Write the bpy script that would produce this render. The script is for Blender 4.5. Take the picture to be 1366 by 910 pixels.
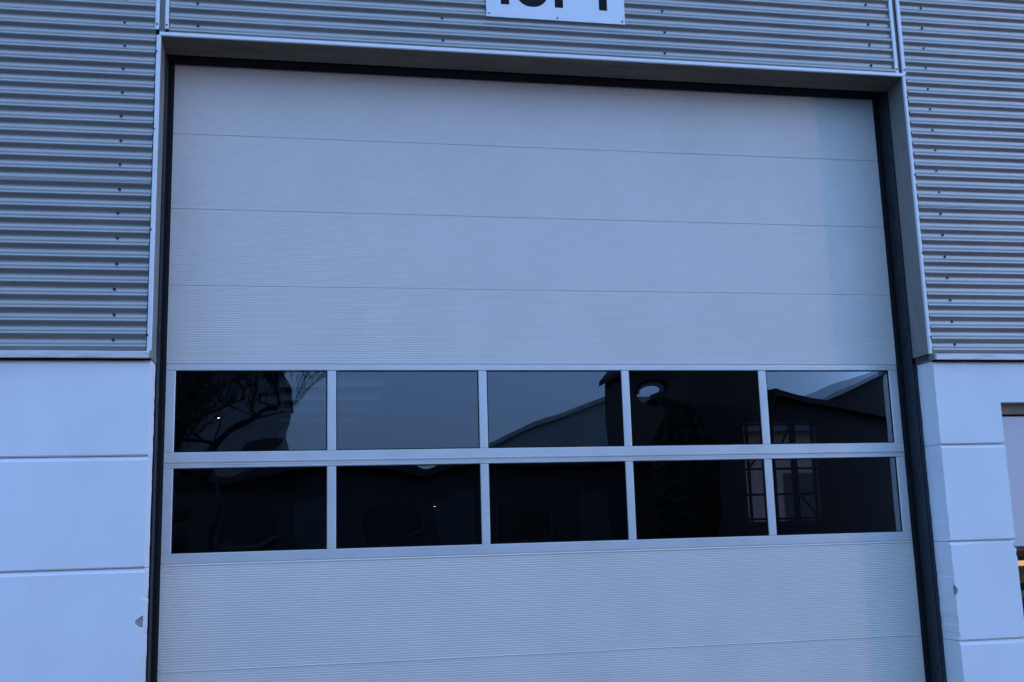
import bpy, bmesh, math, random
from mathutils import Vector, Matrix, Quaternion

S = bpy.context.scene
COL = S.collection
for o in list(bpy.data.objects):
    bpy.data.objects.remove(o)
random.seed(7)

# ------------------------------------------------------------------ camera
F_PX, W_PX = 1429.4, 1366.0
cam = bpy.data.cameras.new('camera')
cam.sensor_fit = 'HORIZONTAL'
cam.sensor_width = 36.0
cam.lens = 36.0 * F_PX / W_PX
cam.clip_start = 0.05
cam.clip_end = 3000
co = bpy.data.objects.new('camera', cam)
COL.objects.link(co)
rx = Vector((0.98267342, -0.18322118, -0.02798113))
dn = Vector((0.00505764, 0.17741890, -0.98412243))
fw = Vector((0.18527647, 0.96692943, 0.17527151))
M4 = Matrix((rx, -dn, -fw)).transposed().to_4x4()
M4.translation = Vector((0.8696, -6.7770, 1.37))
co.matrix_world = M4
S.camera = co

# ------------------------------------------------------------------ sky, sun, exposure
SUN_EL, SUN_ROT = math.radians(3.0), math.radians(124.0)
world = bpy.data.worlds.new('World')
S.world = world
world.use_nodes = True
wn = world.node_tree
sky = wn.nodes.new('ShaderNodeTexSky')
sky.sky_type = 'NISHITA'
sky.sun_disc = False
sky.sun_elevation = SUN_EL
sky.sun_rotation = SUN_ROT
sky.ozone_density = 4.0
sky.air_density = 1.0
sky.dust_density = 3.0
# thin even evening cloud over the clear sky, then the photograph's cold white balance over all of it
hs = wn.nodes.new('ShaderNodeHueSaturation'); hs.inputs['Saturation'].default_value = 0.35
cl = wn.nodes.new('ShaderNodeMix'); cl.data_type = 'RGBA'; cl.inputs[0].default_value = 0.80
cl.inputs[7].default_value = (0.50, 0.50, 0.50, 1)
wb = wn.nodes.new('ShaderNodeMix'); wb.data_type = 'RGBA'; wb.blend_type = 'MULTIPLY'; wb.inputs[0].default_value = 1.0
wb.inputs[7].default_value = (0.298, 0.550, 1.08, 1)
wn.links.new(sky.outputs[0], hs.inputs['Color'])
wn.links.new(hs.outputs[0], cl.inputs[6])
wn.links.new(cl.outputs[2], wb.inputs[6])
wn.links.new(wb.outputs[2], wn.nodes['Background'].inputs[0])
wn.nodes['Background'].inputs[1].default_value = 0.15
sd = bpy.data.lights.new('sun', 'SUN')
sd.energy = 0.0140
sd.angle = math.radians(1.0)
sd.color = (1.0, 0.50, 0.30)
so = bpy.data.objects.new('sun', sd)
COL.objects.link(so)
sdir = Vector((math.sin(SUN_ROT) * math.cos(SUN_EL), math.cos(SUN_ROT) * math.cos(SUN_EL), math.sin(SUN_EL)))
so.rotation_euler = (-sdir).to_track_quat('-Z', 'Y').to_euler()
S.view_settings.view_transform = 'Standard'
S.view_settings.look = 'None'
S.view_settings.exposure = 4.28
S.view_settings.gamma = 1.0

# ------------------------------------------------------------------ materials
def nodes_of(name):
    m = bpy.data.materials.new(name)
    m.use_nodes = True
    nt = m.node_tree
    return m, nt, nt.nodes['Principled BSDF']

def surf(name, col, rough=0.6, metal=0.0, spec=0.5, var=0.08, scale=6.0, bump=0.0, bscale=120.0,
         dirt=None, dirt_amt=0.0, dirt_scale=(2, 2, 2), rvar=0.1):
    """paint / plaster / metal: base colour varied by noise, optional dirt patches, fine relief"""
    m, nt, b = nodes_of(name)
    N, L = nt.nodes, nt.links
    tc = N.new('ShaderNodeTexCoord')
    n1 = N.new('ShaderNodeTexNoise'); n1.inputs['Scale'].default_value = scale; n1.inputs['Detail'].default_value = 6
    L.new(tc.outputs['Object'], n1.inputs['Vector'])
    mr = N.new('ShaderNodeMapRange')
    mr.inputs[1].default_value = 0.3; mr.inputs[2].default_value = 0.7
    mr.inputs[3].default_value = 1 - var; mr.inputs[4].default_value = 1 + var
    L.new(n1.outputs[0], mr.inputs[0])
    mul = N.new('ShaderNodeMix'); mul.data_type = 'RGBA'; mul.blend_type = 'MULTIPLY'; mul.inputs[0].default_value = 1
    mul.inputs[6].default_value = (*col, 1)
    L.new(mr.outputs[0], mul.inputs[7])
    out = mul.outputs[2]
    if dirt:
        mp = N.new('ShaderNodeMapping'); mp.inputs['Scale'].default_value = dirt_scale
        L.new(tc.outputs['Object'], mp.inputs[0])
        n2 = N.new('ShaderNodeTexNoise'); n2.inputs['Scale'].default_value = 1; n2.inputs['Detail'].default_value = 7
        n2.inputs['Roughness'].default_value = 0.65
        L.new(mp.outputs[0], n2.inputs['Vector'])
        m2 = N.new('ShaderNodeMapRange'); m2.inputs[1].default_value = 0.48; m2.inputs[2].default_value = 0.75
        m2.inputs[3].default_value = 0; m2.inputs[4].default_value = dirt_amt
        L.new(n2.outputs[0], m2.inputs[0])
        mx = N.new('ShaderNodeMix'); mx.data_type = 'RGBA'
        L.new(m2.outputs[0], mx.inputs[0]); L.new(out, mx.inputs[6]); mx.inputs[7].default_value = (*dirt, 1)
        out = mx.outputs[2]
    L.new(out, b.inputs['Base Color'])
    b.inputs['Metallic'].default_value = metal
    b.inputs['Specular IOR Level'].default_value = spec
    m3 = N.new('ShaderNodeMapRange'); m3.inputs[3].default_value = max(0.03, rough - rvar); m3.inputs[4].default_value = min(1, rough + rvar)
    L.new(n1.outputs[0], m3.inputs[0]); L.new(m3.outputs[0], b.inputs['Roughness'])
    if bump:
        n3 = N.new('ShaderNodeTexNoise'); n3.inputs['Scale'].default_value = bscale; n3.inputs['Detail'].default_value = 4
        L.new(tc.outputs['Object'], n3.inputs['Vector'])
        bp = N.new('ShaderNodeBump'); bp.inputs['Strength'].default_value = bump; bp.inputs['Distance'].default_value = 0.004
        L.new(n3.outputs[0], bp.inputs['Height']); L.new(bp.outputs[0], b.inputs['Normal'])
    return m

def glow(name, col, st):
    m, nt, b = nodes_of(name)
    b.inputs['Base Color'].default_value = (*col, 1)
    b.inputs['Emission Color'].default_value = (*col, 1)
    b.inputs['Emission Strength'].default_value = st
    return m

def glass(name, ior=1.75, tint=(0.10, 0.11, 0.12)):
    m = bpy.data.materials.new(name); m.use_nodes = True
    nt = m.node_tree; N, L = nt.nodes, nt.links
    N.clear()
    out = N.new('ShaderNodeOutputMaterial'); mix = N.new('ShaderNodeMixShader')
    fr = N.new('ShaderNodeFresnel'); fr.inputs[0].default_value = ior
    tr = N.new('ShaderNodeBsdfTransparent'); tr.inputs[0].default_value = (*tint, 1)
    gl = N.new('ShaderNodeBsdfGlossy'); gl.inputs['Roughness'].default_value = 0.0
    gl.inputs[0].default_value = (0.95, 0.97, 1, 1)
    # faint dust film and scratches in the roughness
    tc = N.new('ShaderNodeTexCoord'); n = N.new('ShaderNodeTexNoise'); n.inputs['Scale'].default_value = 5; n.inputs['Detail'].default_value = 5
    L.new(tc.outputs['Object'], n.inputs[0])
    mr = N.new('ShaderNodeMapRange'); mr.inputs[1].default_value = 0.5; mr.inputs[2].default_value = 0.8; mr.inputs[3].default_value = 0.0; mr.inputs[4].default_value = 0.05
    L.new(n.outputs[0], mr.inputs[0]); L.new(mr.outputs[0], gl.inputs['Roughness'])
    L.new(fr.outputs[0], mix.inputs[0]); L.new(tr.outputs[0], mix.inputs[1]); L.new(gl.outputs[0], mix.inputs[2])
    L.new(mix.outputs[0], out.inputs[0])
    return m

M_CLAD = surf('silver_coated_sheet', (0.43, 0.40, 0.36), 0.40, 0.68, var=0.05, scale=2.5, dirt=(0.30, 0.28, 0.26), dirt_amt=0.25, dirt_scale=(0.5, 2, 2.2))
M_TRIM = surf('silver_flashing', (0.78, 0.755, 0.715), 0.36, 0.15, var=0.05, scale=5, dirt=(0.3, 0.28, 0.27), dirt_amt=0.25, dirt_scale=(5, 5, 5))
M_SILL = surf('weathered_sill_flashing', (0.66, 0.63, 0.60), 0.5, 0.1, var=0.10, scale=5, dirt=(0.20, 0.17, 0.15), dirt_amt=0.65, dirt_scale=(3.5, 20, 28))
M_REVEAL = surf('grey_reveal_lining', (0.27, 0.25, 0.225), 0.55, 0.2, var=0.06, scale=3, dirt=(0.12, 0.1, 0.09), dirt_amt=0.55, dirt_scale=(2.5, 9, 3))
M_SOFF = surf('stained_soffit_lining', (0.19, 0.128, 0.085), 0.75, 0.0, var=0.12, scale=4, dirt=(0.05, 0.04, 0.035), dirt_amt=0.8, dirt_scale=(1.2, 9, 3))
M_WALL = surf('white_painted_concrete', (0.82, 0.81, 0.79), 0.75, var=0.03, scale=2.0, bump=0.35, bscale=170, dirt=(0.50, 0.48, 0.46), dirt_amt=0.16, dirt_scale=(1.8, 1.8, 1.0))
M_CORE = surf('chipped_bare_concrete', (0.30, 0.27, 0.25), 0.95, var=0.3, scale=70, bump=0.9, bscale=90)
M_DOOR = surf('stucco_embossed_steel', (0.735, 0.66, 0.575), 0.42, 0.06, var=0.025, scale=2.2, bump=0.10, bscale=420, dirt=(0.44, 0.41, 0.37), dirt_amt=0.16, dirt_scale=(1.2, 1.2, 1.4))
M_ALU = surf('anodised_aluminium', (0.70, 0.66, 0.62), 0.36, 0.35, var=0.03, scale=4, dirt=(0.42, 0.40, 0.38), dirt_amt=0.22, dirt_scale=(3, 3, 3))
M_RUB = surf('black_rubber', (0.008, 0.008, 0.009), 0.8, spec=0.2, var=0.2, scale=20)
M_RAIL = surf('dark_steel_rail', (0.032, 0.038, 0.046), 0.5, 0.1, spec=0.3, var=0.2, scale=9, dirt=(0.05, 0.045, 0.04), dirt_amt=0.6, dirt_scale=(8, 8, 8))
M_SCREW = surf('dark_screw', (0.035, 0.036, 0.04), 0.4, 0.5)
M_SIGN = surf('white_sign_enamel', (0.80, 0.80, 0.80), 0.4, var=0.02, scale=5, dirt=(0.5, 0.48, 0.45), dirt_amt=0.12, dirt_scale=(6, 6, 6))
M_INK = surf('black_sign_letters', (0.010, 0.010, 0.011), 0.7, spec=0.15)
M_GLASS = glass('tinted_acrylic', 1.9, (0.17, 0.175, 0.18))
M_DARK = surf('dark_interior_paint', (0.05, 0.05, 0.055), 0.8, scale=2)
M_CONC = surf('concrete_floor', (0.11, 0.105, 0.10), 0.6, scale=3, var=0.2)
M_ASPH = surf('asphalt', (0.050, 0.049, 0.048), 0.85, scale=1.2, var=0.25, bump=0.6, bscale=60, dirt=(0.075, 0.07, 0.065), dirt_amt=0.6, dirt_scale=(0.5, 0.5, 0.5))
M_SHUT = surf('pale_lilac_shutter', (0.60, 0.535, 0.535), 0.5, var=0.03, scale=3)
M_BOARD = surf('brown_timber_board', (0.24, 0.18, 0.13), 0.7, var=0.25, scale=12)
M_FRAME = surf('dark_window_frame', (0.03, 0.025, 0.022), 0.5)
M_WOOD = surf('pale_pallet_wood', (0.42, 0.26, 0.13), 0.7, var=0.25, scale=15)
M_LAMP = glow('warm_lamp', (1.0, 0.58, 0.24), 0.045)
M_LAMPW = glow('white_lamp', (1.0, 0.97, 0.9), 1.6)
M_TRANS = None
M_BRICK = surf('dark_brick_wall', (0.07, 0.055, 0.05), 0.9, var=0.2, scale=8)
M_ROOF = surf('dark_roof_tiles', (0.045, 0.042, 0.045), 0.8, var=0.2, scale=6)
M_PALE = surf('pale_grey_sheeting', (0.42, 0.42, 0.42), 0.6, var=0.06)
M_PALER = surf('pale_grey_roofing', (0.50, 0.50, 0.50), 0.55, var=0.06)
M_GREYR = surf('dull_grey_render', (0.24, 0.24, 0.24), 0.9, var=0.15, scale=3)
M_INFILL = surf('pinkish_plaster_infill', (0.50, 0.36, 0.32), 0.9, var=0.15, scale=4)
M_BEAM = surf('dark_timber_beam', (0.03, 0.025, 0.02), 0.8, var=0.3, scale=9)
M_BARK = surf('dark_bark', (0.04, 0.034, 0.03), 0.9, var=0.3, scale=14)
M_SHED = surf('dark_shed_boards', (0.055, 0.055, 0.056), 0.85, var=0.25, scale=7)
M_SHED2 = surf('faded_shed_paint', (0.10, 0.10, 0.10), 0.8, var=0.2, scale=5)
M_LEAF = surf('evergreen_needles', (0.03, 0.045, 0.03), 0.8, var=0.4, scale=9)
M_HILL = surf('wooded_hills', (0.03, 0.038, 0.03), 1.0, var=0.35, scale=0.05)

# ------------------------------------------------------------------ mesh helpers
class MB:
    def __init__(self):
        self.v, self.f, self.sm = [], [], []
    def add(self, vs, fs, smooth=False):
        o = len(self.v)
        self.v += [tuple(p) for p in vs]
        self.f += [tuple(i + o for i in f) for f in fs]
        self.sm += [smooth] * len(fs)
        return self
    def box(self, x0, x1, y0, y1, z0, z1):
        x0, x1 = sorted((x0, x1)); y0, y1 = sorted((y0, y1)); z0, z1 = sorted((z0, z1))
        return self.add([(x0, y0, z0), (x1, y0, z0), (x1, y1, z0), (x0, y1, z0), (x0, y0, z1), (x1, y0, z1), (x1, y1, z1), (x0, y1, z1)],
                        [(3, 2, 1, 0), (4, 5, 6, 7), (0, 1, 5, 4), (1, 2, 6, 5), (2, 3, 7, 6), (3, 0, 4, 7)])
    def prism_x(self, prof, x0, x1, smooth=False, caps=True, close=True):
        """closed outline prof of (y, z) pushed along x"""
        n = len(prof)
        vs = [(x0, y, z) for y, z in prof] + [(x1, y, z) for y, z in prof]
        fs = [(i, (i + 1) % n, n + (i + 1) % n, n + i) for i in range(n if close else n - 1)]
        self.add(vs, fs, smooth)
        if caps:
            o = len(self.v) - 2 * n
            self.f += [tuple(o + i for i in reversed(range(n))), tuple(o + n + i for i in range(n))]
            self.sm += [False, False]
        return self
    def tube(self, a, b, r0, r1, n=5):
        a, b = Vector(a), Vector(b)
        d = (b - a).normalized(); u = d.orthogonal().normalized(); w = d.cross(u)
        vs = []
        for p, r in ((a, r0), (b, r1)):
            for k in range(n):
                t = 2 * math.pi * k / n
                vs.append(p + r * (math.cos(t) * u + math.sin(t) * w))
        return self.add(vs, [(k, (k + 1) % n, n + (k + 1) % n, n + k) for k in range(n)] + [tuple(range(n))[::-1], tuple(range(n, 2 * n))], True)
    def mesh(self, name, mat):
        me = bpy.data.meshes.new(name)
        me.from_pydata(self.v, [], self.f)
        me.polygons.foreach_set('use_smooth', self.sm)
        bm = bmesh.new(); bm.from_mesh(me)
        bmesh.ops.recalc_face_normals(bm, faces=bm.faces[:])
        bm.to_mesh(me); bm.free()
        me.materials.append(mat)
        return me
    def build(self, name, mat, parent=None, loc=None):
        return link(name, self.mesh(name, mat), parent, loc)

def link(name, me, parent=None, loc=None):
    o = bpy.data.objects.new(name, me)
    COL.objects.link(o)
    if parent: o.parent = parent
    if loc is not None: o.location = loc
    return o

def thing(name, label, cat, loc=(0, 0, 0), group=None):
    o = bpy.data.objects.new(name, None)
    o.empty_display_size = 0.3
    COL.objects.link(o)
    o.location = loc
    tag(o, label, cat, group)
    return o

def tag(o, label=None, cat=None, group=None, kind=None):
    if label: o['label'] = label
    if cat: o['category'] = cat
    if group: o['group'] = group
    if kind: o['kind'] = kind
    return o

def bevel_obj(o, off, seg=1):
    md = o.modifiers.new('bevel', 'BEVEL'); md.width = off; md.segments = seg; md.limit_method = 'ANGLE'
    return o

# ------------------------------------------------------------------ key dimensions (metres)
DW = 4.9                     # door leaf width; the leaf's outer face is the plane y = 0
YF = -0.318                  # facade plane
YB = -0.12                   # inner end of the reveals
XL, XR = -0.040, 4.955       # metal lined opening, above the sill flashing
XLW, XRW = -0.044, 4.980     # concrete jambs, below it
ZL = 4.437                   # lintel edge
ZS0, ZS1 = 2.424, 2.469      # sill flashing
P = 0.0763                   # corrugation pitch
ZSCREW = 2.535               # z of the lowest screw row (troughs)
DX0, DX1 = -9.0, 14.0        # how far the facade is built

# ------------------------------------------------------------------ ground and far land
g = MB(); g.add([(-900, -900, 0), (900, -900, 0), (900, 900, 0), (-900, 900, 0)], [(0, 1, 2, 3)])
tag(g.build('ground', M_ASPH), kind='structure')

# ------------------------------------------------------------------ the hall
hall = thing('industrial_hall', 'industrial hall with silver corrugated cladding over white concrete panels and a big grey sectional door', 'building')

# --- backing wall, kept behind the cladding
mb = MB()
mb.box(DX0, XL - 0.012, -0.285, YB, 2.43, 6.3)
mb.box(XR + 0.012, DX1, -0.285, YB, 2.43, 6.3)
mb.box(XL - 0.012, XR + 0.012, -0.285, YB, 4.47, 6.3)
mb.build('wall', M_DARK, hall)
# --- inner shell of the hall
mb = MB()
YR = 10.0
MB().box(DX0, DX0 + 0.2, YB + 0.003, YR, 0.004, 6.3).build('side_wall', M_DARK, hall)
MB().box(DX1 - 0.2, DX1, YB + 0.003, YR, 0.004, 6.3).build('side_wall', M_DARK, hall)
# rear wall, pieced round one barred window and four translucent wall lights
RW = (7.95, 9.25, 1.42, 3.06)
SL = ((3.67, 3.86, 2.05), (3.46, 3.60, 1.95), (3.30, 3.39, 1.82), (3.13, 3.20, 1.66))
mb = MB()
def rw(x0, x1, z0, z1): mb.box(x0, x1, YR, YR + 0.2, z0, z1)
rw(RW[1], DX1, 0.004, 6.3); rw(RW[0], RW[1], 0.004, RW[2]); rw(RW[0], RW[1], RW[3], 6.3)
rw(2.05, RW[0], 0.004, 6.3); rw(DX0, 0.4, 0.004, 6.3)
zp = 0.004
for (za, zb, xe) in SL[::-1]:
    rw(0.4, 2.05, zp, za); rw(xe, 2.05, za, zb); zp = zb
rw(0.4, 2.05, zp, 6.3)
mb.build('rear_wall', M_DARK, hall)
MB().box(DX0 + 0.2, DX1 - 0.2, YB + 0.003, YR, -0.2, 0.012).build('hall_floor', M_CONC, hall)

# --- roof with translucent corrugated strips
def wave_sheet_y(x0, x1, y0, y1, z, pitch=0.15, amp=0.02):
    n = max(2, int((x1 - x0) / pitch * 4))
    vs, fs = [], []
    for i in range(n + 1):
        x = x0 + (x1 - x0) * i / n
        dz = amp * math.sin(2 * math.pi * (x - x0) / pitch)
        vs += [(x, y0, z + dz), (x, y1, z + dz)]
    for i in range(n): fs.append((2 * i, 2 * i + 1, 2 * i + 3, 2 * i + 2))
    return vs, fs
MB().box(DX0, DX1, -0.34, YR + 0.2, 6.3, 6.42).build('roof', M_DARK, hall)
mt, ntt, bt = nodes_of('milky_rooflight')
ntt.nodes.remove(bt)
tl = ntt.nodes.new('ShaderNodeBsdfTranslucent'); tl.inputs[0].default_value = (0.30, 0.28, 0.27, 1)
ntt.links.new(tl.outputs[0], ntt.nodes['Material Output'].inputs[0])
for (za, zb, xe) in SL:
    vs, fs = wave_sheet_y(0.4, xe, za, zb, 0.0, 0.076, 0.012)
    mb = MB(); mb.add([(x, YR + 0.08 + q, z) for x, z, q in vs], fs, True)
    mb.build('wall_light', mt, hall)
lat = MB()
for x in (8.02, 8.40, 8.47, 8.80, 8.86, 9.18): lat.box(x - .022, x + .022, YR + .02, YR + .06, RW[2], RW[3])
for z in (1.46, 1.86, 2.28, 2.66, 3.02): lat.box(RW[0], RW[1], YR + .03, YR + .07, z - .018, z + .018)
lat.tube((8.02, YR + .04, 2.3), (8.4, YR + .04, 2.7), .02, .02, 5); lat.tube((8.47, YR + .04, 2.4), (8.8, YR + .04, 3.0), .02, .02, 5)
lat.tube((8.86, YR + .04, 1.9), (9.18, YR + .04, 1.5), .02, .02, 5)
lat.build('window_bars', M_RUB, hall)

# --- corrugated cladding, sheet by sheet
def sheet(x0, x1, z0, z1, y_off=0.0, nseg=10):
    vs, fs = [], []
    n = int(round((z1 - z0) / P * 20))
    nx = max(1, int((x1 - x0) / 0.7))
    ph = [random.uniform(0, 6.28) for _ in range(4)]
    for i in range(n + 1):
        z = z0 + (z1 - z0) * i / n
        a = 2 * math.pi * ((z - ZSCREW) / P + 0.035)
        c = math.cos(a - 0.30 * math.sin(a))                 # +1 in the (wider) trough, -1 on the crest
        c = math.copysign(abs(c) ** 0.80, c)
        for j in range(nx + 1):
            x = x0 + (x1 - x0) * j / nx
            wob = 0.0009 * math.sin(1.7 * x + ph[0] + 2.0 * z) + 0.0006 * math.sin(4.1 * x + ph[1])
            vs.append((x, YF - 0.006 + 0.0104 * c - 0.0058 + y_off + wob, z))
    w = nx + 1
    for i in range(n):
        for j in range(nx):
            fs.append((i * w + j, i * w + j + 1, (i + 1) * w + j + 1, (i + 1) * w + j))
    mb = MB(); mb.add(vs, fs, True)
    return mb
# one shared screw: washer, hexagonal head
def screw_mesh(r=0.0075):
    mb = MB()
    for (ra, rb, ya, yb, n) in ((r * 1.25, r * 1.25, 0.0, -0.0020, 10), (r * .8, r * .72, -0.0020, -0.0075, 6)):
        a = [(ra * math.cos(2 * math.pi * k / n), ya, ra * math.sin(2 * math.pi * k / n)) for k in range(n)]
        b = [(rb * math.cos(2 * math.pi * k / n), yb, rb * math.sin(2 * math.pi * k / n)) for k in range(n)]
        mb.add(a + b, [(k, (k + 1) % n, n + (k + 1) % n, n + k) for k in range(n)] + [tuple(range(n, 2 * n))])
    return mb.mesh('screw', M_SCREW)
SCREW = screw_mesh()
SMALL = screw_mesh(0.0050)
rows = [ZS1 - 0.020]
z = ZSCREW - P * 0.25
bases = []
top = 6.25
zz = 4.345 + 0.002 - 22 * P
edges = []
while zz < top:
    edges.append(zz); zz += 11 * P
edges[0] = ZS1 + 0.004
edges.append(top)
def clad(x0, x1, zlow, cols):
    es = [zlow] + [e for e in edges if e > zlow + 0.2]
    for k in range(len(es) - 1):
        low = es[k] - (0.016 if k else 0.0)
        o = sheet(x0, x1, low, es[k + 1], -0.0016 * (k % 2) - (0.001 if k else 0)).build('cladding_sheet', M_CLAD, hall)
        r = 0
        while ZSCREW + r * 2 * P < es[k + 1]:
            zc = ZSCREW + r * 2 * P
            r += 1
            if zc < es[k] or zc > 5.7: continue
            for cx in cols:
                if x0 < cx < x1 and -1.3 < cx < 6.3:
                    s = link('screw', SCREW, o, (cx + random.uniform(-.005, .005), YF - 0.0015 - 0.0016 * (k % 2), zc + random.uniform(-.003, .003)))
                    s.rotation_euler = (0, random.uniform(0, 1), 0)
clad(DX0, XL - 0.032, ZS1 + 0.004, (-0.256,))
clad(XR + 0.018, DX1, ZS1 + 0.004, (5.148,))
clad(0.006, 4.890, 4.462, (0.172, 1.705, 3.215, 4.729))

# --- corner trims, cover strips, lintel flashing, sill flashing
YT = YF - 0.023
def trim(x0, x1, z0, z1, name='edge_trim', screws=(), sx=None, y=YT):
    mb = MB()
    # hemmed strip with softly rounded edges
    prof = [(x0, y + 0.016), (x0 + 0.0015, y + 0.003), (x0 + 0.005, y), (x1 - 0.004, y - 0.0005), (x1, y + 0.004), (x1, y + 0.016)]
    n = len(prof)
    vs = []
    m = 9
    for i in range(m):
        zc = z0 + (z1 - z0) * i / (m - 1)
        dx = random.uniform(-.0012, .0012) if 0 < i < m - 1 else 0
        vs += [(px + dx, py, zc) for px, py in prof]
    fs = [(i * n + k, i * n + k + 1, (i + 1) * n + k + 1, (i + 1) * n + k) for i in range(m - 1) for k in range(n - 1)]
    fs += [tuple(range(n)), tuple(range((m - 1) * n, m * n))[::-1]]
    mb.add(vs, fs)
    o = mb.build(name, M_TRIM, hall)
    for zc in screws:
        link('screw', SMALL, o, ((x0 + x1) / 2 if sx is None else sx, y - 0.0003, zc))
    return o
trim(-0.068, XL, ZS1 - 0.002, 4.440, screws=(2.56, 3.2, 3.83, 4.33), sx=-0.064)
trim(XR - 0.010, 4.9685, ZS1 - 0.002, 4.440, screws=(2.58, 3.16, 3.72, 4.28), sx=4.965)
trim(-0.079, -0.054, 4.478, 6.25, 'cover_strip', (4.51, 5.1, 5.7))
trim(-0.021, 0.003, 4.484, 6.25, 'cover_strip', (4.508, 5.1, 5.7))
trim(4.893, 4.920, 4.462, 6.25, 'cover_strip', (4.488, 5.1, 5.7))
trim(4.949, 4.976, 4.455, 6.25, 'cover_strip', (4.486, 5.1, 5.7))
# dark gutters between each pair of cover strips
MB().box(-0.0545, -0.0205, YF + 0.004, YF + 0.03, 4.462, 6.25).build('joint_channel', M_REVEAL, hall)
MB().box(4.9195, 4.9495, YF + 0.004, YF + 0.03, 4.462, 6.25).build('joint_channel', M_REVEAL, hall)
# lintel flashing in two lengths: upstand behind the sheet, bright lip, drip
for (x0, x1, dy) in ((-0.050, 2.462, 0.0), (2.459, 4.962, -0.0012)):
    mb = MB()
    y = YT - 0.002 + dy
    mb.prism_x([(y + 0.003, 4.4615), (y, 4.4585), (y, 4.4395), (y + 0.003, ZL - 0.001), (y + 0.03, ZL - 0.001), (y + 0.03, 4.4615)], x0, x1)
    o = mb.build('lintel_flashing', M_TRIM, hall)
# soffit lining and reveal linings (grey metal)
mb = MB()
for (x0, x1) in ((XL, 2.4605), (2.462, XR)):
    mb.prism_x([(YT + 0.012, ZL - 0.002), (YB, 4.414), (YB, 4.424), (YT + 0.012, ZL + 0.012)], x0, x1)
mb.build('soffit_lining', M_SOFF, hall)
MB().box(XL - 0.010, XL, YT + 0.013, YB, ZS1 + 0.001, 4.4345).build('reveal_lining', M_REVEAL, hall)
MB().box(XR, XR + 0.010, YT + 0.013, YB, ZS1 + 0.001, 4.4345).build('reveal_lining', M_REVEAL, hall)

def sill(x0, x1, ret, xin, xj):
    """sloping top, rounded nose, drip; then a return round the jamb into the reveal"""
    mb = MB()
    yo = YF - 0.036
    prof = [(YF + 0.03, ZS1 + 0.002), (yo + 0.006, ZS1 - 0.002), (yo, ZS1 - 0.007), (yo - 0.001, ZS0 + 0.003), (yo + 0.004, ZS0), (yo + 0.012, ZS0), (yo + 0.012, ZS0 + 0.012), (YF + 0.03, ZS0 + 0.012)]
    n = len(prof); m = 14
    vs = []
    for i in range(m + 1):
        x = x0 + (x1 - x0) * i / m
        w = random.uniform(-.0012, .0012)
        vs += [(x, py + w * .7, pz + w) for py, pz in prof]
    fs = [(i * n + k, i * n + (k + 1) % n, (i + 1) * n + (k + 1) % n, (i + 1) * n + k) for i in range(m) for k in range(n)]
    fs += [tuple(range(n)), tuple(range(m * n, (m + 1) * n))]
    mb.add(vs, fs)
    o = mb.build('sill_flashing', M_SILL, hall)
    a, b = sorted((xin, xj))
    MB().box(a, b, yo + 0.001, YB + 0.001, ZS0 + 0.001, ZS1 - 0.0005).build('flashing_return', M_REVEAL, o)
sill(DX0, XLW - 0.004, 1, XLW - 0.0035, XLW + 0.006)
sill(XRW + 0.004, DX1, -1, XRW + 0.0035, XRW - 0.010)
# black strip standing in for the shadow the flashing casts below itself
MB().box(DX0, XLW - 0.001, YF - 0.004, YF + 0.02, ZS0 - 0.006, ZS0 + 0.012).build('sill_shadow_strip', M_RUB, hall)
MB().box(XRW + 0.001, DX1, YF - 0.004, YF + 0.02, ZS0 - 0.006, ZS0 + 0.012).build('sill_shadow_strip', M_RUB, hall)

# --- white precast panels with chamfered joints
def panel_poly(outline, y0, y1, cham=0.015):
    """outline (x, z) anticlockwise seen from the street, pushed back from y0 to y1; level edges chamfered"""
    bm = bmesh.new()
    vs = [bm.verts.new((x, y0, z)) for x, z in outline]
    f = bm.faces.new(vs)
    r = bmesh.ops.extrude_face_region(bm, geom=[f])
    ext = [e for e in r['geom'] if isinstance(e, bmesh.types.BMVert)]
    for v in ext: v.co.y = y1
    bmesh.ops.recalc_face_normals(bm, faces=bm.faces[:])
    es = [e for e in bm.edges if abs(e.verts[0].co.y - y0) < 1e-6 and abs(e.verts[1].co.y - y0) < 1e-6
          and abs(e.verts[0].co.z - e.verts[1].co.z) < 1e-6 and e.calc_length() > 0.2]
    # the broken-out chips only go 2 cm deep: behind that the jamb runs straight
    body = [(x, z) for x, z in outline if not any(abs(x - xc) < 0.06 and abs(x - xc) > 0.0025 for xc in (XLW, XRW, WX))]
    b0 = [bm.verts.new((x, y0 + 0.022, z)) for x, z in body]
    b1 = [bm.verts.new((x, y1, z)) for x, z in body]
    for v in ext: v.co.y = y0 + 0.022
    nb = len(b0)
    bm.faces.new(b0); bm.faces.new(b1[::-1])
    for q in range(nb): bm.faces.new((b0[q], b1[q], b1[(q + 1) % nb], b0[(q + 1) % nb]))
    bmesh.ops.recalc_face_normals(bm, faces=bm.faces[:])
    zm = (max(z for x, z in outline) + min(z for x, z in outline)) / 2
    hi = [e for e in es if e.verts[0].co.z > zm]; lo = [e for e in es if e.verts[0].co.z <= zm]
    bmesh.ops.bevel(bm, geom=lo, offset=cham * 0.5, segments=1, affect='EDGES')
    hi = [e for e in hi if e.is_valid]
    bmesh.ops.bevel(bm, geom=hi, offset=cham * 1.6, segments=1, affect='EDGES')
    bmesh.ops.triangulate(bm, faces=[q for q in bm.faces if len(q.verts) > 4])
    me = bpy.data.meshes.new('concrete_panel')
    bm.to_mesh(me); bm.free()
    me.materials.append(M_WALL)
    return me
G = [ZS0 - 0.004, 1.859, 1.227, 0.597, 0.004]
YW = -0.314
WX, WZ1, WZ0 = 5.452, 2.139, 0.60
jit = lambda a=0.0015: random.uniform(-a, a)
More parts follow.
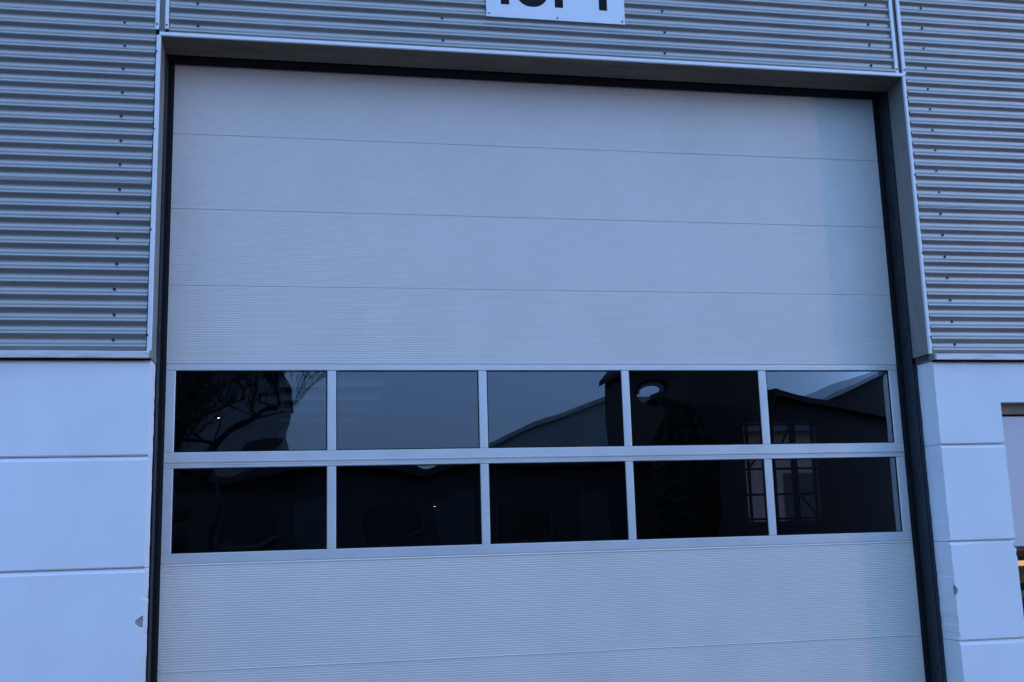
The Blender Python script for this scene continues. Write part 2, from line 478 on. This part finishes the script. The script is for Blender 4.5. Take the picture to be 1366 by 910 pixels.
def rough_edge(x, z0, z1, up, chips=(), out=1):
    """points up (or down) a jamb edge, slightly uneven, with broken-out chips (zc, half height, depth)"""
    pts = []
    n = max(3, int((z1 - z0) / 0.035))
    for i in range(1, n):
        z = z0 + (z1 - z0) * i / n
        if any(abs(z - c[0]) < c[1] * 1.1 for c in chips): continue
        pts.append((x + jit(0.0016), z))
    for zc, hh, dp in chips:
        for t, d in ((-1, 0.0), (-0.75, 0.55), (-0.3, 0.95), (0.15, 1.0), (0.45, 0.7), (0.8, 0.35), (1, 0.0)):
            pts.append((x - out * dp * d, zc + hh * t))
    pts.sort(key=lambda p: p[1])
    return pts if up else pts[::-1]
for k in range(4):
    z1, z0 = G[k], G[k + 1] + 0.003
    ch = [(0.932, 0.034, 0.042), (1.06, 0.010, 0.004), (0.86, 0.016, 0.004)] if k == 2 else [(1.335, 0.012, 0.004)] if k == 1 else []
    e = rough_edge(XLW, z0, z1, True, ch, 1)
    o = link('concrete_panel', panel_poly([(DX0, z0), (XLW, z0)] + e + [(XLW, z1), (DX0, z1)], YW, YB), hall)
# right: top course wraps over the window, then narrow piers, then the rest beyond
e = rough_edge(XRW, G[1] + 0.003, G[0], False, [], -1)
link('concrete_panel', panel_poly([(XRW, G[1] + 0.003), (WX, G[1] + 0.003), (WX, WZ1), (7.0, WZ1), (7.0, G[1] + 0.003), (DX1, G[1] + 0.003), (DX1, G[0]), (XRW, G[0])] + e, YW, YB), hall)
for k in (1, 2):
    z1, z0 = G[k], G[k + 1] + 0.003
    ch = [(0.915, 0.034, 0.022), (1.02, 0.02, 0.004), (0.72, 0.03, 0.004), (0.63, 0.02, 0.006)] if k == 2 else []
    e = rough_edge(XRW, z0, z1, False, ch, -1)
    e2 = rough_edge(WX, z0, z1, True, [(1.195, 0.024, 0.020), (1.135, 0.02, 0.006)] if k == 2 else [(1.43, 0.012, 0.004), (1.7, 0.02, 0.003)], 1)
    link('concrete_panel', panel_poly([(XRW, z0), (WX, z0)] + e2 + [(WX, z1), (XRW, z1)] + e, YW, YB), hall)
    link('concrete_panel', panel_poly([(7.0, z0), (DX1, z0), (DX1, z1), (7.0, z1)], YW, YB), hall)
link('concrete_panel', panel_poly([(XRW, G[4]), (DX1, G[4]), (DX1, G[3]), (XRW, G[3])], YW, YB), hall)
# bare concrete showing where corners have broken away
def core(x, zc, s, hh):
    mb = MB()
    pts = []
    for i in range(4):
        for j in range(6):
            a = i / 3; b = j / 5
            pts.append((x - s * (0.052 * a + jit(.0015)), YW + 0.006 + 0.012 * (1 - a) + jit(.002), zc + hh * 1.25 * (2 * b - 1)))
    fs = [(i * 6 + j, i * 6 + j + 1, (i + 1) * 6 + j + 1, (i + 1) * 6 + j) for i in range(3) for j in range(5)]
    mb.add(pts, fs)
    mb.build('broken_corner', M_CORE, hall)
core(XLW - 0.0005, 0.932, 1, 0.034)
core(XRW + 0.0005, 0.915, -1, 0.034)
core(WX - 0.0005, 1.195, 1, 0.024)

# ------------------------------------------------------------------ sectional door (part of the hall) and its sections (sub-parts)
leaf = MB().box(0.004, DW - 0.004, 0.040, 0.044, 1.24, 1.242)
ZJ = [4.434, 3.936, 3.439, 2.942, 2.446, 1.834, 1.235, 0.625, 0.035]
# the door's own body: inner side stiles and bottom weather strip that tie the sections together
leaf = MB()
leaf.box(0.006, 0.050, 0.046, 0.060, 0.03, 4.45)
leaf.box(DW - 0.050, DW - 0.006, 0.046, 0.060, 0.03, 4.45)
leaf.box(0.0, DW, 0.002, 0.040, 0.006, 0.033)
door = leaf.build('sectional_door', M_RUB, hall)

RIB = 0.0148
def ribbed_section(z0, z1, lip=0.0055):
    """steel sandwich section: micro-ribbed outer skin, rolled top and bottom edges, plain end caps"""
    gap = 0.0004
    a, b = z0 + gap, z1 - gap
    prof = [(0.042, a), (0.0012, a), (0.0, a + 0.0012)]
    n = int((b - a - 0.022) / RIB)
    m0 = a + ((b - a) - n * RIB) / 2
    for i in range(n + 1):
        zc = m0 + i * RIB
        prof += [(0.0, zc - 0.0036), (0.0016, zc - 0.0012), (0.0016, zc + 0.0006), (0.0, zc + 0.0020)]
    prof += [(0.0, b - 0.011), (-0.0050, b - 0.0080), (-0.0034, b - 0.0030), (0.0005, b), (0.042, b)] if lip > 0.006 else [(0.0, b - lip), (lip * 0.8, b), (0.042, b)]
    mb = MB()
    mb.prism_x(prof, 0.0135, DW - 0.0135)
    for (x0, x1) in ((0.001, 0.0125), (DW - 0.0125, DW - 0.001)):
        mb.prism_x([(0.042, a + .001), (0.001, a + .001), (-0.0008, a + 0.003), (-0.0008, b - 0.0055), (0.003, b - .001), (0.042, b - .001)], x0, x1)
    return mb
for k in (0, 1, 2, 3, 6, 7):
    ribbed_section(ZJ[k + 1], ZJ[k], 0.0105 if k > 5 else 0.0055).build('door_panel', M_DOOR, door)

PX = [(0.060, 0.978), (1.033, 1.941), (1.994, 2.901), (2.952, 3.867), (3.921, 4.834)]
def bar(mb, x0, x1, z0, z1, y=0.0, c=0.004, d=0.044):
    """aluminium bar with small chamfers on its front edges"""
    vs = [(x0, y + c, z0), (x1, y + c, z0), (x1, y + c, z1), (x0, y + c, z1),
          (x0 + c, y, z0 + c), (x1 - c, y, z0 + c), (x1 - c, y, z1 - c), (x0 + c, y, z1 - c),
          (x0, y + d, z0), (x1, y + d, z0), (x1, y + d, z1), (x0, y + d, z1)]
    mb.add(vs, [(4, 5, 6, 7), (0, 1, 5, 4), (1, 2, 6, 5), (2, 3, 7, 6), (3, 0, 4, 7), (0, 8, 9, 1), (1, 9, 10, 2), (2, 10, 11, 3), (3, 11, 8, 0), (8, 11, 10, 9)])
# individual bulge of every acrylic pane: (dome, horizontal ripple, vertical ripple, seed)
BULGE = {(0, 0): (0.0016, .0012, .0006, 1), (0, 1): (0.0004, .0002, .0001, 2), (0, 2): (0.0004, .0004, .0001, 3), (0, 3): (0.0012, .0014, .0008, 4), (0, 4): (0.0002, .0004, .0001, 5),
         (1, 0): (0.0016, .0014, .0007, 6), (1, 1): (0.0011, .0012, .0007, 7), (1, 2): (0.0007, .0005, .0003, 8), (1, 3): (0.0010, .0009, .0005, 9), (1, 4): (0.0006, .0004, .0002, 10)}
from mathutils import noise as mn
for r, (za, zb, zt, zl) in enumerate(((2.446, 1.834, 2.404, 1.901), (1.834, 1.235, 1.804, 1.297))):
    top, low = za - 0.0005, zb + 0.0005
    fr = MB()
    bar(fr, 0.001, DW - 0.001, zt, top)                 # top rail
    bar(fr, 0.001, DW - 0.001, low, zl)                 # bottom rail
    xs = [0.001] + [q for p in PX for q in p] + [DW - 0.001]
    for i in range(0, len(xs), 2):
        bar(fr, xs[i], xs[i + 1], zl + 0.0002, zt - 0.0002, y=0.0012 if 0 < i < len(xs) - 2 else 0.0008)
    # raised rib along the section's meeting edge
    fr.prism_x([(0.001, low + 0.004), (-0.003, low + 0.006), (-0.003, low + 0.012), (0.001, low + 0.014)] if r == 0 else
               [(0.001, top - 0.012), (-0.002, top - 0.010), (-0.002, top - 0.005), (0.001, top - 0.003)], 0.004, DW - 0.004)
    fo = fr.build('window_frame', M_ALU, door)
    for i, (x0, x1) in enumerate(PX):
        gk = MB()
        w = 0.007
        for (a, b, c_, d_) in ((x0, x1, zt - w, zt), (x0, x1, zl, zl + w), (x0, x0 + w, zl + w, zt - w), (x1 - w, x1, zl + w, zt - w)):
            gk.box(a + 0.0004, b - 0.0004, 0.0085, 0.030, c_ + 0.0004, d_ - 0.0004)
        gk.build('gasket', M_RUB, door)
        nx, nz = 48, 28
        dome, hr, vr, sd_ = BULGE[(r, i)]
        vs, fs = [], []
        for b in range(nz + 1):
            for a in range(nx + 1):
                u, v = a / nx, b / nz
                edge = max(0.0, math.sin(math.pi * u) * math.sin(math.pi * v))
                n1 = mn.noise(Vector((u * 2.6 + sd_ * 7.3, v * 1.6, sd_ * 3.1)))
                n2 = mn.noise(Vector((u * 5.5 + sd_ * 3.3, v * 3.0, sd_ * 5.7)))
                y = 0.012 - edge ** 1.25 * (dome + hr * 1.6 * n1 + vr * 0.8 * n2)
                if (r, i) == (0, 3):                            # the dent that shows as a bright oval
                    y -= 0.0031 * math.exp(-((u - .18) * .91 / .085) ** 2 - ((v - .66) * .5 / .050) ** 2)
                if (r, i) == (0, 0):                            # two round buckles in the first pane
                    y -= 0.0016 * math.exp(-((u - .80) * .91 / .10) ** 2 - ((v - .50) * .5 / .11) ** 2)
                vs.append((x0 + 0.003 + (x1 - x0 - 0.006) * u, y, zl + 0.003 + (zt - zl - 0.006) * v))
        for b in range(nz):
            for a in range(nx):
                q = b * (nx + 1) + a
                fs.append((q, q + 1, q + nx + 2, q + nx + 1))
        mb = MB(); mb.add(vs, fs, True)
        mb.build('window_pane', M_GLASS, door)

# --- side seals, head seal, guide rails
for (x0, x1) in ((-0.036, 0.0045), (DW - 0.0045, DW + 0.036)):
    s = -1 if x0 < 1 else 1
    mb = MB()
    xo, xi = (x0, x1) if s < 0 else (x1, x0)
    prof = [(xo, -0.016), (xi + s * 0.016, -0.016), (xi + s * 0.004, -0.010), (xi, -0.002), (xo, -0.002)]
    n = len(prof)
    mb.add([(px, py, 0.01) for px, py in prof] + [(px, py, 4.50) for px, py in prof],
           [(k, (k + 1) % n, n + (k + 1) % n, n + k) for k in range(n)] + [tuple(range(n))[::-1], tuple(range(n, 2 * n))])
    mb.build('side_seal', M_RUB, hall)
mb = MB()
mb.prism_x([(-0.085, 4.470), (-0.085, 4.418), (-0.055, 4.402), (-0.020, 4.398), (-0.004, 4.403), (-0.004, 4.470)], XL, XR)
mb.build('head_seal', M_RUB, hall)
BOLT = screw_mesh(0.0085)
for s, xw, xs_ in ((-1, XL, -0.036), (1, XR, DW + 0.036)):
    mb = MB()
    x1 = xw - s * 0.0035
    x0 = x1 - s * 0.006
    mb.box(x0, x1, YB + 0.001, -0.0165, 0.012, 4.405)                     # leg along the reveal
    mb.box(xs_ + s * 0.001, x0 + s * 0.0 if abs(x0 - xs_) > .004 else x0 + s * .004, -0.022, -0.0165, 0.012, 4.405)
    o = mb.build('guide_rail', M_RAIL, hall)
    z = 0.36
    while z < 4.3:
        for dz, dy in ((0.0, -0.048), (0.05, -0.080)):
            b = link('bolt', BOLT, o, (x0, dy, z + dz))
            b.rotation_euler = (0, 0, math.radians(90 if s < 0 else -90))
        z += 0.44
    # back of the wall beside the rail, seen past the reveal
    a, b = sorted((xw + s * 0.0005, xs_ ))
    # concrete pier's inner face below the flashing sits a little further out than the metal lining
    xw2 = XLW if s < 0 else XRW
    if abs(xw2 - xw) > 0.008:
        MB().box(min(xw + s * .002, xw2), max(xw + s * .002, xw2), YB + 0.0005, YB + 0.006, 0.012, ZS0).build('jamb_strip', M_RAIL, hall)

# ------------------------------------------------------------------ window with a half lowered shutter at the right
shut = MB()
ysh = YF + 0.10
shut.prism_x([(ysh, 1.179), (ysh - 0.004, 1.183), (ysh - 0.004, 2.0495), (ysh + 0.010, 2.0495), (ysh + 0.010, 1.179)], WX - 0.06, 7.06)
win = MB()
win.box(WX - 0.05, WX + 0.012, ysh + 0.012, YB + 0.03, WZ0, WZ1)
win.box(6.99, 7.05, ysh + 0.012, YB + 0.03, WZ0, WZ1)
win.box(WX + 0.012, 6.99, ysh + 0.014, YB + 0.03, 1.150, 1.176)
win.box(WX + 0.012, 6.99, ysh + 0.014, YB + 0.03, WZ0, WZ0 + 0.05)
wino = win.build('shuttered_window', M_FRAME, hall)
shut.build('roller_shutter', M_SHUT, wino)
MB().box(WX - 0.06, 7.06, ysh - 0.012, YB - 0.002, 2.066, WZ1 + 0.02).build('head_board', M_BOARD, wino)
MB().box(WX - 0.06, 7.06, ysh + 0.006, YB - 0.004, 2.050, 2.0655).build('shutter_gap', M_RUB, wino)
mb = MB(); mb.add([(WX + .012, ysh + .03, WZ0 + .05), (6.99, ysh + .03, WZ0 + .05), (6.99, ysh + .03, 1.15), (WX + .012, ysh + .03, 1.15)], [(0, 1, 2, 3)])
mb.build('window_pane', glass('clear_glass', 1.45, (0.85, 0.85, 0.85)), wino)

# timber rack and lit lamp behind that window
rack = thing('timber_rack', 'pale timber rack glowing warm behind the shuttered window at the right edge', 'rack', (5.5, 0.15, 0.012))
for x in (0.0, 0.75, 1.5):
    MB().box(x, x + 0.06, 0, 0.06, 0.0, 2.1).build('post', M_WOOD, rack)
for k in range(12):
    MB().box(-0.1 + .14 * k, -0.04 + .14 * k, 0.062, 0.08, 0.9, 1.5).build('slat', M_WOOD, rack)
for z in (0.55, 0.80, 1.00, 1.24):
    MB().box(-0.12, 1.62, -0.028, -0.002, z, z + 0.055).build('rail', M_WOOD, rack)
lp = thing('lamp', 'warm lit lamp inside the hall behind the window under the lowered shutter', 'lamp', (5.95, -0.02, 1.06))
MB().tube((-0.35, 0, 0), (0.35, 0, 0), 0.018, 0.018, 10).build('tube', M_LAMP, lp)
MB().box(-0.38, 0.38, -0.02, 0.02, 0.022, 0.045).build('lamp_body', M_FRAME, lp)

# ------------------------------------------------------------------ sign above the door
sign = thing('sign', 'white sign plate with bold black lettering screwed to the cladding above the door', 'sign', (2.4645, YF - 0.024, 4.695))
SH = 0.46
sp = MB()
sp.box(-0.4715, 0.4715, -0.003, 0.0, 0, SH)
bevel_obj(sp.build('plate', M_SIGN, sign), 0.0012)
rl = MB()
for dz in (0.05, 0.20, 0.36):
    rl.box(-0.42, 0.42, 0.0005, 0.006, dz, dz + 0.03)
rl.build('fixing_rail', M_REVEAL, sign)
for (x, z) in ((-0.452, 0.022), (0.005, 0.018), (0.452, 0.022), (-0.452, SH - .022), (0.0, SH - .02), (0.452, SH - .022)):
    link('screw', SMALL, sign, (x, -0.0031, z))
CH, SB = 0.262, 0.092
def letter(outline, hole=None):
    """flat letter face: outline, and inner loop bridged where there is one"""
    me = bpy.data.meshes.new('letter')
    bm = bmesh.new()
    y = -0.0038
    if hole is None:
        bm.faces.new([bm.verts.new((x, y, z)) for x, z in outline])
    else:
        a = [bm.verts.new((x, y, z)) for x, z in outline]; b = [bm.verts.new((x, y, z)) for x, z in hole]
        n = len(a)
        for k in range(n): bm.faces.new((a[k], a[(k + 1) % n], b[(k + 1) % n], b[k]))
    ge = bmesh.ops.extrude_face_region(bm, geom=bm.faces[:])
    for v in ge['geom']:
        if isinstance(v, bmesh.types.BMVert): v.co.y += 0.0006
    bmesh.ops.recalc_face_normals(bm, faces=bm.faces[:])
    bmesh.ops.triangulate(bm, faces=[f for f in bm.faces if len(f.verts) > 4])
    bm.to_mesh(me); bm.free()
    me.materials.append(M_INK)
    return link('letter', me, sign)
ST = 0.056
def X(x): return x - 2.4645
t0 = X(2.1195)
letter([(t0 - ST / 2, SB), (t0 + ST / 2, SB), (t0 + ST / 2, SB + CH - .05), (t0 + .082, SB + CH - .05), (t0 + .082, SB + CH), (t0 - .082, SB + CH), (t0 - .082, SB + CH - .05), (t0 - ST / 2, SB + CH - .05)])
o0, oz = X(2.3015), SB + CH / 2
K = 40
sup = lambda c, p: math.copysign(abs(c) ** p, c)
letter([(o0 + .116 * sup(math.cos(2 * math.pi * k / K), .9), oz + (.5 * CH + .006) * sup(math.sin(2 * math.pi * k / K), .9)) for k in range(K)],
       [(o0 + .060 * sup(math.cos(2 * math.pi * k / K), .9), oz + (.5 * CH - .046) * sup(math.sin(2 * math.pi * k / K), .9)) for k in range(K)])
p0 = X(2.456)
bowl = []
for k in range(13):
    t = -math.pi / 2 + math.pi * k / 12
    bowl.append((p0 + .105 + .066 * math.cos(t), SB + CH - .075 + .075 * math.sin(t)))
inn = []
for k in range(13):
    t = math.pi / 2 - math.pi * k / 12
    inn.append((p0 + .100 + .022 * math.cos(t), SB + CH - .075 + .030 * math.sin(t)))
letter([(p0, SB), (p0 + ST, SB), (p0 + ST, SB + CH - .150)] + bowl + [(p0 + ST, SB + CH), (p0 + ST, SB + CH - .045)] + inn + [(p0 + ST, SB + CH - .105), (p0 + ST - .0005, SB + CH - .105), (p0 + ST - .0005, SB + CH), (p0, SB + CH)])
s0 = X(2.787)
letter([(s0 - ST / 2, SB), (s0 + ST / 2, SB), (s0 + ST / 2, SB + CH), (s0 - .006, SB + CH), (s0 - .03, SB + CH - .030), (s0 - .085, SB + CH - .045), (s0 - .085, SB + CH - .085), (s0 - ST / 2, SB + CH - .080)])

# ------------------------------------------------------------------ what the panes mirror: the other side of the yard
def gable_house(name, label, x0, x1, y0, y1, eaves, apex_x, apex_z, over=0.35, group=None, mat=None, rmat=None):
    t = thing(name, label, 'house', ((x0 + x1) / 2, (y0 + y1) / 2, 0), group)
    cx, cy = t.location.x, t.location.y
    w = MB()
    pr = [(x0 - cx, 0.004), (x1 - cx, 0.004), (x1 - cx, eaves), (apex_x - cx, apex_z), (x0 - cx, eaves)]
    ya, yb = y0 - cy, y1 - cy
    w.add([(x, ya, z) for x, z in pr] + [(x, yb, z) for x, z in pr],
          [(k, (k + 1) % 5, 5 + (k + 1) % 5, 5 + k) for k in range(5)] + [(0, 1, 2, 3, 4), (9, 8, 7, 6, 5)])
    w.build('wall', mat or M_BRICK, t)
    rf = MB()
    for s, xe in ((-1, x0), (1, x1)):
        ex = xe + s * over; ez = eaves - (apex_z - eaves) / abs(apex_x - xe) * over
        for (a, b) in (((apex_x, apex_z), (ex, ez)),):
            rf.add([(a[0] - cx, ya - over, a[1] + .02), (b[0] - cx, ya - over, b[1] + .02), (b[0] - cx, yb + over, b[1] + .02), (a[0] - cx, yb + over, a[1] + .02),
                    (a[0] - cx, ya - over, a[1] + .2), (b[0] - cx, ya - over, b[1] + .2), (b[0] - cx, yb + over, b[1] + .2), (a[0] - cx, yb + over, a[1] + .2)],
                   [(0, 1, 2, 3), (4, 7, 6, 5), (0, 4, 5, 1), (1, 5, 6, 2), (2, 6, 7, 3), (3, 7, 4, 0)])
    rfo = rf.build('roof', rmat or M_ROOF, t)
    return t, rfo
hA, rA = gable_house('low_house', 'dark low house mirrored under the pale roofs in the upper right pane', 12.5, 19.0, -28.0, -20.0, 3.55, 13.0, 4.75)
hW, rW = gable_house('pale_warehouse', 'pale grey gabled warehouse mirrored in the middle upper pane', 7.8, 19.4, -52.0, -34.0, 4.6, 14.9, 7.3, over=0.2, mat=M_PALE, rmat=M_PALER)
hB, rB = gable_house('far_house', 'house with pale roof mirrored low at the right of the upper right pane', 19.6, 31.0, -46.0, -36.0, 5.2, 26.0, 7.9, over=0.2, rmat=M_PALER)
hC, rC = gable_house('gabled_house', 'dull grey house behind the bare tree mirrored in the upper left pane', -8.5, 0.05, -38.0, -26.0, 6.4, -4.2, 9.6, mat=M_GREYR)
nw = thing('neighbour_house', 'pinkish brick house glimpsed through the barred rear window of the hall', 'house', (11.5, 18.0, 0))
MB().box(-5, 6, 0, 6, 0.004, 3.6).build('wall', M_INFILL, nw)
rr = MB(); rr.prism_x([(-.4, 3.6), (6.4, 3.6), (3, 5.6)], -5.3, 6.3); rr.build('roof', M_ROOF, nw)
for k in range(3):
    MB().box(-3.6 + 2.2 * k, -2.7 + 2.2 * k, -0.03, 0.01, 1.2, 2.6).build('window', M_FRAME, nw)

shed = thing('long_shed', 'long low dark shed mirrored along the lower row of panes', 'shed', (0.0, -25.0, 0))
MB().box(-16, 11.5, -3, 2.0, 0.004, 3.25).build('wall', M_SHED, shed)
MB().box(-16.3, 11.8, -3.3, 2.35, 3.25, 3.45).build('roof', M_ROOF, shed)
for x in (-10.5, -7.2, -1.5, 2.4, 6.0):
    o = MB().box(x, x + 1.5, 1.99, 2.02, 1.1, 2.2).build('window', M_FRAME, shed)
    mb = MB()
    for q in ((x - .06, x, 1.04, 2.26), (x + 1.5, x + 1.56, 1.04, 2.26), (x, x + 1.5, 1.04, 1.1), (x, x + 1.5, 2.2, 2.26)):
        mb.box(q[0], q[1], 1.995, 2.05, q[2], q[3])
    mb.build('frame', M_SHED2, o)
for x, w in ((-4.6, 1.1), (0.6, 0.9), (4.4, 1.0), (8.4, 0.9)):
    MB().box(x, x + w, 1.99, 2.04, 0.01, 2.5).build('door', M_SHED2, shed)

# bare tree
def bare_tree(x, y, label):
    t = thing('bare_tree', label, 'tree', (x, y, 0))
    tr = MB(); br = MB()
    rnd = random.Random(11)
    def grow(p, d, r, ln, lev):
        n = 4
        q = p
        for i in range(n):
            d = (d + Vector((rnd.uniform(-.22, .22), rnd.uniform(-.22, .22), rnd.uniform(-.1, .14)))).normalized()
            e = q + d * ln / n
            ra, rb = r * (1 - .35 * i / n), r * (1 - .35 * (i + 1) / n)
            (tr if lev == 0 else br).tube(q, e, ra, rb, 7 if lev == 0 else 4)
            q = e
            if lev and lev < 5 and rnd.random() < .97:
                side = Vector((rnd.uniform(-1, 1), rnd.uniform(-1, 1), rnd.uniform(-.2, .7))).normalized()
                grow(q, (d * .55 + side * .8).normalized(), rb * .55, ln * .62, lev + 1)
        if lev < 5:
            for k in range(4 if lev == 0 else 2):
                a = 2 * math.pi * (k + rnd.random() * .6) / (4 if lev == 0 else 2)
                side = Vector((math.cos(a), math.sin(a), .5)).normalized()
                grow(q, (d * .6 + side * .7).normalized(), r * .52, ln * (.85 if lev == 0 else .72), lev + 1)
    grow(Vector((0, 0, -0.05)), Vector((0.03, 0, 1)), 0.19, 2.4, 0)
    tr.build('trunk', M_BARK, t); br.build('branches', M_BARK, t)
    return t
bare_tree(-1.6, -15.0, 'bare tree with tangled branches mirrored in the upper left pane')

# evergreen bush by the timbered house
def evergreen(x, y, rx_, h, seed, label):
    t = thing('evergreen_tree', label, 'tree', (x, y, 0))
    MB().tube((0, 0, -.05), (0, 0, h * .8), .16, .05, 7).build('trunk', M_BARK, t)
    lf = MB(); rnd = random.Random(seed)
    for k in range(16000):
        th, ph = rnd.uniform(0, 6.283), math.acos(rnd.uniform(-1, 1))
        r = rnd.uniform(.45, 1.0) * (1 + .16 * math.sin(3 * th + 2 * ph + seed))
        c = Vector((rx_ * r * math.sin(ph) * math.cos(th), rx_ * r * math.sin(ph) * math.sin(th), h * .54 + h * .46 * r * math.cos(ph)))
        a = Vector((rnd.uniform(-1, 1), rnd.uniform(-1, 1), rnd.uniform(-1, 1))).normalized() * .085
        b = a.orthogonal().normalized() * .045
        lf.add([c - a, c + b, c + a, c - b], [(0, 1, 2, 3)])
    lf.build('crown', M_LEAF, t)
evergreen(9.75, -18.0, 0.80, 4.2, 4, 'small rounded dark evergreen mirrored at the lower right of the middle upper pane')
hD, rD = gable_house('dark_barn', 'dark barn mirrored across the fourth upper pane', 10.45, 12.45, -27.0, -19.0, 6.2, 11.4, 7.3, over=0.15)
MB().box(-0.7, 0.7, 3.98, 4.03, 3.3, 4.3).build('shutter', M_BEAM, hD)

# two street lamps whose lit heads sparkle in the panes
def street_lamp(x, y, h, label):
    t = thing('street_lamp', label, 'street lamp', (x, y, 0), None)
    MB().tube((0, 0, -.05), (0, 0, h), .06, .04, 8).build('pole', M_RAIL, t)
    a = MB(); a.tube((0, 0, h - .02), (0, .7, h + .12), .03, .025, 6); a.build('arm', M_RAIL, t)
    hd = MB().box(-.09, .09, .6, 1.0, h + .13, h + .19).build('lamp_head', M_RAIL, t)
    MB().box(-.03, .03, .76, .84, h + .112, h + .128).build('lens', M_LAMPW, hd)
street_lamp(-1.34, -19.0, 3.88, 'lit street lamp beside the bare tree, a white spark in the upper left pane')
street_lamp(4.23, -21.5, 2.03, 'short lit lamp post in front of the long shed, a spark in a lower pane')

# low wooded rise far away closes the horizon
hb = MB(); hv = []; rnd = random.Random(2)
N_ = 120
for i in range(N_ + 1):
    a = math.pi * 2 * i / N_
    R_ = 420
    h = 16 + 6 * math.sin(3 * a + 1) + 4 * math.sin(7 * a) + rnd.uniform(-1.2, 1.2)
    hv += [(R_ * math.cos(a), R_ * math.sin(a), -2), (R_ * 1.02 * math.cos(a), R_ * 1.02 * math.sin(a), h * .7), (R_ * 1.1 * math.cos(a), R_ * 1.1 * math.sin(a), h), (R_ * 1.4 * math.cos(a), R_ * 1.4 * math.sin(a), -2)]
hf = [(4 * i + k, 4 * i + 4 + k, 4 * i + 5 + k, 4 * i + 1 + k) for i in range(N_) for k in range(3)]
hb.add(hv, hf, True)
tag(hb.build('hills', M_HILL), kind='structure')
